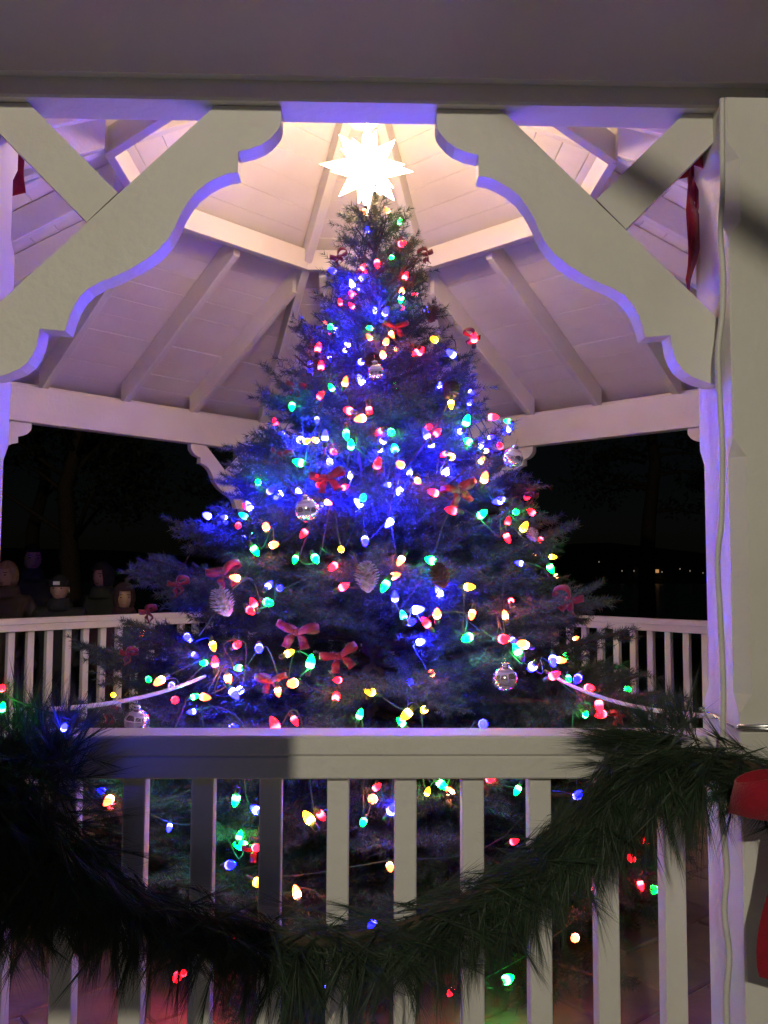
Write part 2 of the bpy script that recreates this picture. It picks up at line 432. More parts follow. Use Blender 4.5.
while h < 3.0:
    nb = 13 if h < .8 else 11 if h < 2.0 else (8 if h < 2.6 else 6)
    ph0 = random.random() * 6.28
    for k in range(nb):
        az = ph0 + 6.2832 * (k + random.uniform(-.28, .28)) / nb
        el = R(np.interp(h, [-.1, .3, 1, 2, 3], [1, -3, 8, 22, 42]) + random.uniform(-7, 7))
        h0 = h + random.uniform(-.05, .05); r = .5
        for _ in range(8): r = prof(min(3.19, h0 + r * math.tan(el)))
        r *= random.uniform(.78, 1.0)
        if h > 2.45: r *= random.uniform(.8, 1.25)
        if r < .05: continue
        d = Vector((math.cos(az), math.sin(az), 0)); side = Vector((-d.y, d.x, 0))
        bend = random.uniform(-.12, .12)
        n = 7; pts = []
        for q in range(n):
            s = q / (n - 1)
            pts.append(d * (r * s) + side * (bend * r * s * s) + Vector((0, 0, h0 + r * math.tan(el) * s - .10 * r * s * (1 - s) + .10 * r * max(0, s - .7))))
        branches.tube(pts, [.014 * (.4 + r) * (1 - .85 * q / (n - 1)) + .0015 for q in range(n)], 5)
        def bp(s):
            f = s * (n - 1); q = min(n - 2, int(f)); return pts[q].lerp(pts[q + 1], f - q)
        for q in range(n - 1):
            if q >= 1 or h > 2.4: add_twig(pts[q], pts[q + 1])
        s = .26; step = .05 / max(.15, r)
        while s < .99:
            for sg in (-1, 1):
                if random.random() < .1: continue
                ss = min(.985, s + random.uniform(-.3, .3) * step)
                a = bp(ss); fw = (bp(min(1, ss + .03)) - bp(max(0, ss - .03))).normalized()
                ln = min(.34, .12 + .42 * r * (1 - ss)) * random.uniform(.65, 1.15)
                ang = R(random.uniform(38, 58))
                sd = (side - fw * side.dot(fw)).normalized()
                dirn = fw * math.cos(ang) + sd * (sg * math.sin(ang)) + Vector((0, 0, random.uniform(-.28, .24)))
                dirn.normalize()
                e = a + dirn * ln + Vector((0, 0, -.05 * ln))
                add_twig(a, e)
                if ln > .15:
                    for f in (.45, .72):
                        for s2 in (-1, 1):
                            a2 = a.lerp(e, f); d2 = dirn * .75 + fw * (.55 if s2 > 0 else -.1) + sd * (.35 * sg * (-s2)) + Vector((0, 0, random.uniform(-.3, .3)))
                            add_twig(a2, a2 + d2.normalized() * ln * .42)
            s += step
    h += .108; lev += 1
for q in range(26):      # top leader tuft
    a = Vector((0, 0, random.uniform(2.84, 3.1))); az = random.random() * 6.28; el = R(random.uniform(25, 60))
    ln = (3.22 - a.z) * random.uniform(.22, .5) + .04
    add_twig(a, a + Vector((math.cos(az) * math.cos(el), math.sin(az) * math.cos(el), math.sin(el))) * ln)
for q in range(3): add_twig((0, 0, 2.8), (0, 0, 3.24))
branches.build('branches', BARK, tree)
def needles(TW, per_m, nl, wd, spread, seed, maxn=None):
    g = np.random.default_rng(seed)
    A = np.array([t[0] for t in TW]); B = np.array([t[1] for t in TW]); D = B - A; L = np.linalg.norm(D, axis=1)
    cnt = np.maximum(4, (L * per_m).astype(int)); idx = np.repeat(np.arange(len(TW)), cnt)
    s = g.random(len(idx)); base = A[idx] + D[idx] * s[:, None]
    T = D[idx] / L[idx][:, None]
    rnd = g.normal(size=(len(idx), 3)); rnd -= T * np.sum(rnd * T, 1)[:, None]; rnd /= np.linalg.norm(rnd, axis=1)[:, None] + 1e-9
    ang = np.radians(g.uniform(spread[0], spread[1], len(idx))) * (1 - .35 * s)
    dirn = T * np.cos(ang)[:, None] + rnd * np.sin(ang)[:, None]
    ln = g.uniform(.7, 1.15, len(idx)) * nl
    tip = base + dirn * ln[:, None]
    wv = np.cross(dirn, g.normal(size=(len(idx), 3))); wv /= np.linalg.norm(wv, axis=1)[:, None] + 1e-9
    wv *= wd / 2
    return np.stack([base - wv, base + wv, tip], 1)
tv = needles(TW, 520, .031, .0033, (42, 84), 3)
print('needles', len(tv), 'twigs', len(TW))
nd = link('foliage', tri_mesh('foliage', tv, NEEDLE), tree); nd['kind'] = 'stuff'

def on_tree(px, py, k=.96):
    """point where the pixel's ray first meets the crown's surface (or passes closest to it)"""
    d = ray(px, py); best = None
    t = 2.0
    while t < 6.0:
        p = EYE + d * t; rr = math.hypot(p.x - TX, p.y - TY); g = rr - prof_w(max(.13, min(3.05, p.z))) * k
        if p.z > .06:
            if g <= 0: return p
            if best is None or g < best[0]: best = (g, p.copy())
        t += .01
    return best[1]

# light strings: bulbs are parts of the string they hang on
bl = MB()
bl.lathe([(.0075, .016), (.0115, .020), (.0128, .027), (.0120, .036), (.0085, .046), (.0035, .0535), (.0008, .055)], 8, mi=0)
bl.lathe([(.0075, -.008), (.0085, -.004), (.0085, .0165), (.007, .017)], 8, mi=1)
BULBM = {k: bl.mesh('bulb', [BM[k], WIRE]) for k in BM}
BULBS = """362 278 B,405 277 R,402 291 O,401 299 G,353 295 R,340 301 R,351 305 R,385 313 B,330 327 G,369 328 G,392 335 O,369 337 O,386 342 O,318 349 R,344 351 B,361 362 B,383 355 O,321 367 R,415 353 R,345 383 O,331 387 G,320 396 R,292 406 G,317 421 B,350 411 R,369 410 R,363 418 O,346 433 G,351 446 G,391 432 G,379 432 R,383 441 B,395 450 C,325 438 B,307 441 Y,315 440 Y,334 452 R,301 463 G,377 466 R,401 465 O,
435 340 Y,420 352 R,474 340 R,453 355 B,472 393 B,451 404 Y,466 423 G,507 421 G,491 417 R,492 437 B,500 446 R,487 451 O,482 460 O,429 427 R,427 436 B,437 433 R,469 442 G,451 457 Y,484 480 O,435 493 R,418 481 O,501 499 B,443 455 R,364 212 O,387 210 O,400 221 G,367 229 B,401 244 R,377 263 R,363 267 R,391 258 G,
223 517 B,244 516 C,258 482 G,270 491 B,238 526 R,266 527 O,273 545 O,254 549 G,236 578 O,254 604 R,250 610 R,267 602 G,269 585 B,187 637 B,213 646 Y,237 645 R,259 648 B,203 663 G,196 656 B,215 663 R,238 668 G,228 678 O,149 680 G,161 680 O,171 686 B,196 696 G,204 697 O,233 692 B,175 700 R,190 712 B,234 727 B,
317 476 R,319 485 R,345 487 R,386 485 B,329 503 O,363 498 C,304 533 R,341 549 Y,295 560 G,315 558 G,334 566 R,343 587 R,365 540 B,280 588 B,401 560 O,394 576 O,386 584 G,395 598 B,410 622 B,403 615 C,289 653 Y,310 665 G,337 680 R,336 697 R,294 683 O,278 692 O,295 721 R,371 692 Y,360 714 G,410 682 B,408 713 Y,276 727 R,401 722 G,
500 501 B,481 515 G,454 511 R,516 512 G,508 521 R,523 529 Y,507 537 R,540 541 R,433 561 G,519 563 B,554 557 Y,550 567 G,468 587 Y,511 600 R,437 615 O,427 624 R,472 614 O,505 615 O,469 637 G,502 639 R,518 652 G,514 642 B,525 645 O,533 666 B,431 673 O,560 660 O,553 659 B,553 676 R,569 680 G,578 678 B,588 688 R,599 704 R,586 714 G,424 710 Y,483 724 B,603 714 R,
126 776 G,102 791 B,110 799 O,111 806 R,134 799 G,133 818 Y,169 829 B,207 827 G,199 779 O,236 799 G,256 810 B,240 834 G,244 846 G,256 848 R,229 865 B,257 882 Y,271 830 R,297 894 O,310 820 Y,233 935 R,183 972 R,177 977 R,321 815 R,338 810 B,373 799 O,378 786 R,391 811 B,363 823 G,428 790 Y,441 784 G,451 794 O,490 779 R,517 791 G,515 841 R,390 867 O,335 929 G,372 924 B,450 993 R,506 980 G,329 988 B,646 843 R,632 859 R,641 886 R,654 889 G,596 890 R,601 911 O,575 938 O,577 796 B,591 794 R"""
pts = []
for s in BULBS.replace('\n', '').split(','):
    x, y, c = s.split(); pts.append((on_tree(float(x), float(y), random.uniform(.82, .98)), c))
for x, y in [(330, 360), (346, 344), (362, 382), (300, 440), (330, 462), (350, 474), (380, 452), (410, 472), (430, 446), (460, 432), (480, 446), (250, 508), (226, 522), (208, 516), (280, 494), (400, 492),
             (360, 504), (390, 522), (415, 610), (440, 594), (420, 642), (508, 428), (190, 640), (240, 690), (335, 330), (375, 310), (352, 284), (300, 492), (268, 472), (320, 506), (445, 474), (470, 402), (440, 384)]:
    pts.append((on_tree(x, y, random.uniform(.60, .76)), 'D'))      # extra lamps added deep between the branches to imitate a blue haze
for k in range(72):      # the side of the tree turned away from the photographer
    hh = .35 + 2.4 * (k / 72) ** 1.25; az = R(15) + R(150) * random.random()
    rr = prof_w(hh) * .97
    pts.append((Vector((TX + math.cos(az) * rr, TY + math.sin(az) * rr, hh)), random.choice('BBGRROY')))
names = ['lowest', 'low', 'middle', 'upper', 'topmost']
bounds = [-1, .62, 1.12, 1.60, 2.12, 9]
words = ['multicoloured light string round the lowest branches behind the front railing', 'multicoloured light string round the wide branches just above the rail',
         'multicoloured light string across the middle of the tree', 'multicoloured light string round the blue-lit upper half of the tree', 'multicoloured light string round the narrow treetop under the star']
def smooth_path(C, n=4):
    out = []
    for i in range(len(C) - 1):
        p0, p1, p2, p3 = C[max(0, i - 1)], C[i], C[i + 1], C[min(len(C) - 1, i + 2)]
        for k in range(n):
            t = k / n
            out.append(.5 * ((2 * p1) + (p2 - p0) * t + (2 * p0 - 5 * p1 + 4 * p2 - p3) * t * t + (3 * p1 - p0 - 3 * p2 + p3) * t ** 3))
    out.append(C[-1]); return out
def place_bulb(p, c, parent, base):
    o = link('bulb', BULBM[c], parent)
    z = Vector((random.gauss(0, .6), random.gauss(-.35, .6), random.gauss(.2, .7))).normalized()
    o.rotation_euler = z.to_track_quat('Z', 'Y').to_euler(); o.location = p - base - z * .027
    o.scale = (1, 1, 1); k = random.uniform(.65, 1.15); o.scale = (k, k, k)
    return o
for si in range(5):
    sel = [q for q in pts if bounds[si] <= q[0].z < bounds[si + 1]]
    base = Vector((TX, TY, bounds[si] if si else 0))
    t = empty('light_string', base); tag(t, words[si], 'light string', 'light strings on the christmas tree')
    # walk round the tree in two turns of rising height
    zs = sorted(q[0].z for q in sel); zm = zs[len(zs) // 2]
    order = sorted([q for q in sel if q[0].z < zm], key=lambda q: math.atan2(q[0].y - TY, q[0].x - TX)) + sorted([q for q in sel if q[0].z >= zm], key=lambda q: math.atan2(q[0].y - TY, q[0].x - TX))
    C = []
    for p, c in order:
        place_bulb(p, c, t, base)
        rad = Vector((p.x - TX, p.y - TY, 0)); C.append(p - base - rad * .05)
    cw = MB(); path = smooth_path(C, 4)
    for q in range(len(path)):      # keep the wire inside the crown
        a = path[q] + base; rr = math.hypot(a.x - TX, a.y - TY); lim = prof_w(max(.13, min(3.0, a.z))) * .93
        if rr > lim:
            f = lim / rr; path[q] = Vector((path[q].x * f, path[q].y * f, path[q].z))
    cw.tube(path, .0022, 4); cw.build('wire', WIRE, t)

# ------------------------------------------------------------------ star
STARM = emit('star_paper', (1.0, .69, .41), 33)
def star():
    c = on_tree(366, 165, 0) ; c = at_y(367, 168, -.24)
    t = empty('star_lantern', c); tag(t, 'glowing white many-pointed star lantern hanging above the treetop', 'star')
    m = MB(); m.lathe([(.012, -.072), (.05, -.052), (.073, 0), (.05, .052), (.012, .072)], 10); m.build('core', STARM, t)
    dirs = [Vector((x, y, z)) for x in (-1, 0, 1) for y in (-1, 0, 1) for z in (-1, 0, 1) if (x, y, z) != (0, 0, 0)]
    Rm = Matrix.Rotation(.24, 3, 'X') @ Matrix.Rotation(.30, 3, 'Z')
    for d in dirs:
        k = abs(d.x) + abs(d.y) + abs(d.z)
        L = {1: .225, 2: .19, 3: .17}[k]; b = {1: .036, 2: .036, 3: .030}[k]
        V = [(b, b, .052), (-b, b, .052), (-b, -b, .052), (b, -b, .052), (0, 0, L)]
        me = mesh('point', V, [(3, 2, 1, 0), (0, 1, 4), (1, 2, 4), (2, 3, 4), (3, 0, 4)])
        o = link('point', me, t, STARM); o.rotation_euler = (Rm @ d.normalized()).to_track_quat('Z', 'Y').to_euler()
    m = MB(); m.tube([(0, 0, .2), (.006, 0, .24), (0, 0, .26), (0, 0, ZAP - .28 - c.z)], [.01, .012, .003, .003], 6); m.build('hanging_cord', DARKM, t)
star()

# ------------------------------------------------------------------ bows, pinecones, glass balls on the tree
def ribbon(P0, wd, axis, th=.0025):
    """closed strip with thickness along points, width along axis"""
    m = MB(); n = len(P0); V = []
    for i, p in enumerate(P0):
        t = (P0[min(n - 1, i + 1)] - P0[max(0, i - 1)]).normalized(); a = Vector(axis[i] if isinstance(axis, list) else axis).normalized()
        nn = t.cross(a).normalized() * th / 2 * (-1 if False else 1); ww = a * (wd[i] if isinstance(wd, list) else wd) / 2
        V += [p - ww - nn, p + ww - nn, p + ww + nn, p - ww + nn]
    F = [[0, 1, 2, 3], [4 * n - 1, 4 * n - 2, 4 * n - 3, 4 * n - 4]]
    for i in range(n - 1):
        for k in range(4): F.append([4 * i + k, 4 * i + 4 + k, 4 * i + 4 + (k + 1) % 4, 4 * i + (k + 1) % 4])
    m.add(V, F[:2], False); m.F += F[2:]; m.S += [True] * (len(F) - 2); m.M += [0] * (len(F) - 2); return m
def loop_pts(s, n=25, L=.085, lift=.026):
    out = []
    for i in range(n):
        q = -math.pi + 2 * math.pi * i / (n - 1)
        out.append(Vector((s * (.5 + .5 * math.cos(q)) * L, -.012 - .036 * math.sin(q) * (1 + .35 * math.cos(q)), lift * (.5 + .5 * math.cos(q)) + .004 * math.sin(q * 2))))
    return out
def bow_meshes(M, tail=.12, wd=.038, L=.085, lift=.026, lean=.035):
    d = {}
    for nm, s in (('a', 1), ('b', -1)):
        d['loop' + nm] = ribbon(loop_pts(s, 25, L, lift), [wd * (lambda u: .30 + 1.5 * u * (1.25 - u))(.5 + .5 * math.cos(-math.pi + 2 * math.pi * i / 24)) for i in range(25)], (s * -.25, 0, 1)).mesh('loop', [M])
        tp = [Vector((s * (.006 + lean * (i / 15) ** .6 + .0015 * math.sin(i * .6)), -.014 - .008 * math.sin(i * .45 + s), -.005 - tail * i / 15)) for i in range(16)]
        d['tail' + nm] = ribbon(tp, [wd * (.5 + .5 * min(1, i / 6)) for i in range(16)], [(1, .25 * math.sin(i * .5 + s), .12 * s + .18 * s * (i == 15)) for i in range(16)]).mesh('tail', [M])
    k = MB(); k.lathe([(.006, -.016), (.014, -.012), (.016, 0), (.014, .012), (.006, .016)], 8, (0, -.016, 0)); d['knot'] = k.mesh('knot', [M])
    return d
BOW = bow_meshes(VELVETD); BOWT = bow_meshes(VELVETD, .06)
def make_bow(name, loc, rot, scale, label, group, meshes=BOW):
    t = empty(name, loc); t.rotation_euler = rot; t.scale = (scale,) * 3
    tag(t, label, 'bow', group)
    for k, me in meshes.items(): link(k.rstrip('ab') if k != 'knot' else 'knot', me, t)
    return t
bows = [(340, 257, 1.1, 'red ribbon bow left of the narrow treetop'), (424, 255, 1.2, 'red ribbon bow right of the narrow treetop'), (395, 327, 1.2, 'red ribbon bow below the treetop, nearest its middle'),
        (470, 337, 1.2, 'red ribbon bow on the right shoulder of the tree under the ceiling'), (297, 388, 1.1, 'dark red bow on the left edge beside a green light'), (283, 455, 1.1, 'dark red bow left, below the far beam'),
        (328, 478, 1.5, 'red bow just above the silver striped ball'), (458, 490, 1.6, 'red bow right of the middle, beside a red light'), (530, 497, 1.0, 'small red bow on the right edge of the tree'),
        (566, 600, 1.6, 'red bow at the right edge above the far railing'), (226, 572, 1.6, 'dark red bow above the left frosted pinecone'), (180, 585, 1.2, 'dark red bow at the left edge above the rail end'),
        (150, 612, 1.1, 'dark red bow at the end of the left far railing'), (298, 632, 1.6, 'dark red bow low in the middle left of the tree'), (340, 656, 1.4, 'red looped bow above two red lights'),
        (130, 655, 1.1, 'dark red bow in front of the left far balusters'), (112, 712, 1.2, 'dark red bow beside the left tie rope'), (258, 848, 1.1, 'red bow among green lights behind the front balusters'),
        (272, 680, 1.2, 'red bow low on the tree near orange lights'), (617, 716, 1.0, 'red bow behind the garland, left of a pair'), (638, 702, 1.2, 'red bow behind the garland, right of a pair')]
for x, y, s, lb in bows:
    p = on_tree(x, y, .87); s *= .50
    az = math.atan2(p.y - TY, p.x - TX) + math.pi / 2
    make_bow('red_bow', p, (random.uniform(-.25, .25), random.uniform(-.35, .35), az * .8), s, lb, 'red bows on the christmas tree', BOWT)

def pinecone_mesh(M):
    m = MB(); m.lathe([(.004, -.045), (.018, -.035), (.022, -.01), (.018, .02), (.008, .04), (.002, .046)], 8)
    for k in range(70):
        f = k / 70; z = -.042 + .086 * f; q = k * 2.39996; r = .022 * math.sin(math.pi * (.12 + .8 * f)) + .004
        d = Vector((math.cos(q), math.sin(q), 0)); s = Vector((-d.y, d.x, 0)); b = d * r * .7 + Vector((0, 0, z)); tip = d * (r + .015 * math.sin(math.pi * (.15 + .75 * f))) + Vector((0, 0, z + .010))
        wv = s * .0085
        m.add([b - wv * .5, b + wv * .5, tip + wv, tip - wv, (b + tip) / 2 + Vector((0, 0, .004))], [(0, 1, 4), (1, 2, 4), (2, 3, 4), (3, 0, 4)])
    return m.mesh('scales', [M])
PCF, PCB = pinecone_mesh(FROST), pinecone_mesh(CONEB)
for x, y, M, s, lb in [(367, 578, PCF, 1.5, 'frosted white pinecone in the middle of the tree'), (223, 603, PCF, 1.5, 'frosted white pinecone on the left of the tree'),
                       (432, 315, PCB, 1.1, 'dark pinecone hanging at the right of the upper tree'), (450, 391, PCB, 1.2, 'brown pinecone right of the upper middle'),
                       (372, 362, PCB, 1.1, 'brown pinecone just above a glass ball'), (440, 577, PCB, 1.3, 'brown pinecone right of the frosted middle one'), (533, 535, PCF, .8, 'small pale pinecone near a yellow light on the right')]:
    t = empty('pinecone', on_tree(x, y, 1.0)); t.rotation_euler = (random.uniform(-.7, .7), random.uniform(-.5, .5), random.random() * 6); t.scale = (s * .68,) * 3
    tag(t, lb, 'pinecone', 'pinecones on the christmas tree')
    link('scales', M, t)
    m = MB(); m.tube([(0, 0, .044), (.002, 0, .075)], .0012, 4); m.build('hanger', WIRE, t)

def ball_mat():
    m = mat('striped_glass', (.7, .7, .74), .12, .03, metal=.75)
    t = m.node_tree; p = t.nodes['Principled BSDF']
    tc = t.nodes.new('ShaderNodeTexCoord'); wv = t.nodes.new('ShaderNodeTexWave'); wv.bands_direction = 'Z'; wv.inputs['Scale'].default_value = 9; wv.inputs['Distortion'].default_value = .6
    t.links.new(tc.outputs['Object'], wv.inputs[0])
    rp = t.nodes.new('ShaderNodeValToRGB'); rp.color_ramp.interpolation = 'EASE'
    rp.color_ramp.elements[0].color = (.55, .56, .62, 1); rp.color_ramp.elements[0].position = .55; rp.color_ramp.elements[1].color = (.9, .9, .92, 1); rp.color_ramp.elements[1].position = .7
    t.links.new(wv.outputs[0], rp.inputs[0]); t.links.new(rp.outputs[0], p.inputs['Base Color']); return m
BALL = ball_mat()
for x, y, r, lb in [(307, 510, .040, 'silver striped glass ball left of the middle'), (513, 458, .038, 'shiny striped glass ball on the right edge by the far beam'),
                    (376, 372, .030, 'glass ball high on the tree below a pinecone'), (505, 679, .036, 'striped glass ball low on the right of the tree'), (137, 722, .038, 'dull gold glass ball low at the left edge')]:
    t = empty('glass_ball', on_tree(x, y, 1.04)); t.rotation_euler = (.15, random.uniform(-.3, .3), 0)
    tag(t, lb, 'ornament', 'glass balls on the christmas tree')
    m = MB(); m.lathe([(max(.001, r * math.sin(math.pi * k / 14)), -r * math.cos(math.pi * k / 14)) for k in range(15)], 20); b = m.build('ball', BALL, t)
    m = MB(); m.lathe([(.011, r - .003), (.011, r + .010), (.004, r + .013)], 8); m.tube([(0, 0, r + .012), (0, .004, r + .022), (0, 0, r + .035)], .0012, 4); m.build('cap', SILVERW, t)

# ------------------------------------------------------------------ tie ropes
def tie(a, b, label, post=None):
    t = empty('tie_rope', a); tag(t, label, 'rope', 'ropes steadying the tree')
    m = MB(); P_ = []
    for k in range(13):
        f = k / 12; P_.append((b - a) * f + Vector((0, 0, -.03 * 4 * f * (1 - f))))
    m.tube(P_, .0055, 6); m.build('rope', ROPE, t)
    if post is not None:
        m = MB(); q = PH + .006; rel = post - a
        m.tube([rel + Vector((x, y, z)) for x, y, z in ((-q, -q, 0), (q, -q, .004), (q, q, .008), (-q, q, .004), (-q, -q, -.004), (q, -q, -.006))], .0035, 5); m.build('post_loop', SILVERW, t)
pr_ = Vector((P[1].x, P[1].y, 1.075)); pl_ = Vector((P[0].x, P[0].y, 1.085))
tie(pr_ + Vector((-PH - .006, .02, 0)), on_tree(545, 671, .8), 'thin white rope tied from the right post to the tree', pr_)
tie(pl_ + Vector((PH + .006, .02, 0)), on_tree(205, 676, .8), 'thin white rope tied from the left post to the tree', pl_)

# ------------------------------------------------------------------ pine garland on the front rail
def garland():
    px = [(-95, 690), (-45, 735), (10, 800), (75, 855), (140, 900), (215, 925), (300, 940), (390, 932), (465, 900), (530, 860), (585, 815), (625, 775), (665, 760), (720, 762), (790, 778), (850, 800)]
    C = [at_y(x, y, -2.60) for x, y in px]
    C[0].y = C[1].y = -2.62
    for k in (12, 13, 14, 15): C[k] = at_y(px[k][0], px[k][1], -2.615)
    path = smooth_path(C, 8)
    t = empty('pine_garland', C[6]); base = C[6].copy()
    tag(t, 'dark green pine needle garland draped along the front railing', 'garland')
    m = MB(); m.tube([p - base for p in path], .012, 6); m.build('stem', BARK, t)
    tw = []
    n = len(path)
    g = random.Random(4)
    def tuft(a, d, ln): tw.append((tuple(a - base), tuple(a + d.normalized() * ln - base)))
    for k in range(2100):
        f = g.random() * (n - 1); i = min(n - 2, int(f)); a = path[i].lerp(path[i + 1], f - i); tg = (path[i + 1] - path[i]).normalized()
        left = max(0, min(1, (-.35 - a.x) / .3))
        az = g.random() * 6.283
        o = Vector((math.cos(az) * .4, math.sin(az) * .55 - .25, 0)); o.z = g.gauss(-.45, .45)
        sgn = 1 if g.random() < .86 else -1
        if a.x > .35: sgn = -sgn
        d = o + tg * sgn * g.uniform(.5, 1.5)
        if d.y > .1: d.y *= .25
        tuft(a + Vector((g.gauss(0, .012), g.gauss(0, .02), g.gauss(0, .02))), d, g.uniform(.025, .075) * (1 + 1.0 * left))
    # drooping sprays under the swag and the sprig lying on the rail
    for k in range(420):
        f = g.uniform(.06, .86) * (n - 1); i = min(n - 2, int(f)); a = path[i]
        d = Vector((g.gauss(-.25 if a.x < .2 else -.1, .25), g.gauss(-.1, .15), -1)); tuft(a + Vector((0, g.uniform(-.06, .01), 0)), d, g.uniform(.05, .12))
    s0 = at_y(690, 742, -2.57)
    for k in range(60): tuft(s0 + Vector((-g.random() * .10, g.gauss(0, .01), g.gauss(0, .006))), Vector((-1, g.gauss(0, .15), .10 + g.gauss(0, .06))), g.uniform(.04, .09))
    for k in range(28):
        d = Vector((g.gauss(-.1, .6), g.gauss(0, .4), 1 + g.gauss(0, .3))); tuft(at_y(675 + g.uniform(-25, 20), 738, -2.57), d, g.uniform(.03, .07))
    for k in range(150):
        d = Vector((g.gauss(.1, .6), g.gauss(-.1, .4), .8 + g.gauss(0, .4))); tuft(at_y(g.uniform(-30, 75), 770 + g.uniform(-30, 20), -2.58), d, g.uniform(.04, .10))
    for k in range(520):      # the thick bunch at the left post
        a = at_y(g.uniform(-70, 62), g.uniform(745, 915), -2.60 + g.uniform(-.03, .04))
        tuft(a, Vector((g.gauss(.1, .5), g.gauss(-.15, .3), g.gauss(-.55, .5))), g.uniform(.04, .11))
    V = needles(tw, 360, .082, .0012, (3, 16), 11)
    print('garland needles', len(V))
    o = link('needles', tri_mesh('needles', V, PINE), t); o['kind'] = 'stuff'
garland()
# bulbs glinting in the garland
t = empty('garland_light_string', at_y(30, 720, -2.66)); tag(t, 'few small coloured lights in the garland by the left post', 'light string')
base = t.location.copy(); gp = [(at_y(x, y, -2.64), c) for x, y, c in ((3, 684, 'R'), (4, 700, 'G'), (66, 722, 'B'))]
for p, c in gp: place_bulb(p, c, t, base).scale = (.42, .42, .42)
cw = MB(); cw.tube(smooth_path([p - base + Vector((0, .025, 0)) for p, c in gp], 4), .002, 4); cw.build('wire', WIRE, t)

# red bows on the posts
BIG = bow_meshes(VELVET, .29, .072, .115, -.012, .040)
def big_bow(loc, rz, s, label):
    t = make_bow('post_bow', loc, (0, 0, rz), 1, label, 'large red bows on the gazebo posts', BIG); t.scale = (s, s, s)
    return t
big_bow(at_y(802, 788, -2.72), 0, 1.0, 'large bright red velvet bow on the garland at the front right post')
big_bow(Vector((P[1].x - .055, P[1].y + PH + .022, 2.19)), R(232), .9, 'large red bow behind the front right post under the beam')
big_bow(Vector((P[0].x + .045, P[0].y + PH + .022, 2.26)), R(180), .5, 'large red bow behind the front left post under the beam')
# white power cable down the right post
pc = [(722, 99), (722, 150), (722, 195), (720, 232), (723, 275), (722, 315), (718, 350), (719, 390), (722, 450), (721, 520), (717, 560), (720, 620), (723, 690), (722, 760), (722, 820), (727, 870), (724, 910), (729, 955), (726, 1000), (728, 1060), (726, 1150)]
t = MB(); t.tube(smooth_path([at_y(x, y, P[1].y - PH - .007) for x, y in pc], 4), .0055, 6)
tag(t.build('power_cable', WHITECORD), 'loose white power cable running down the front right post', 'cable')

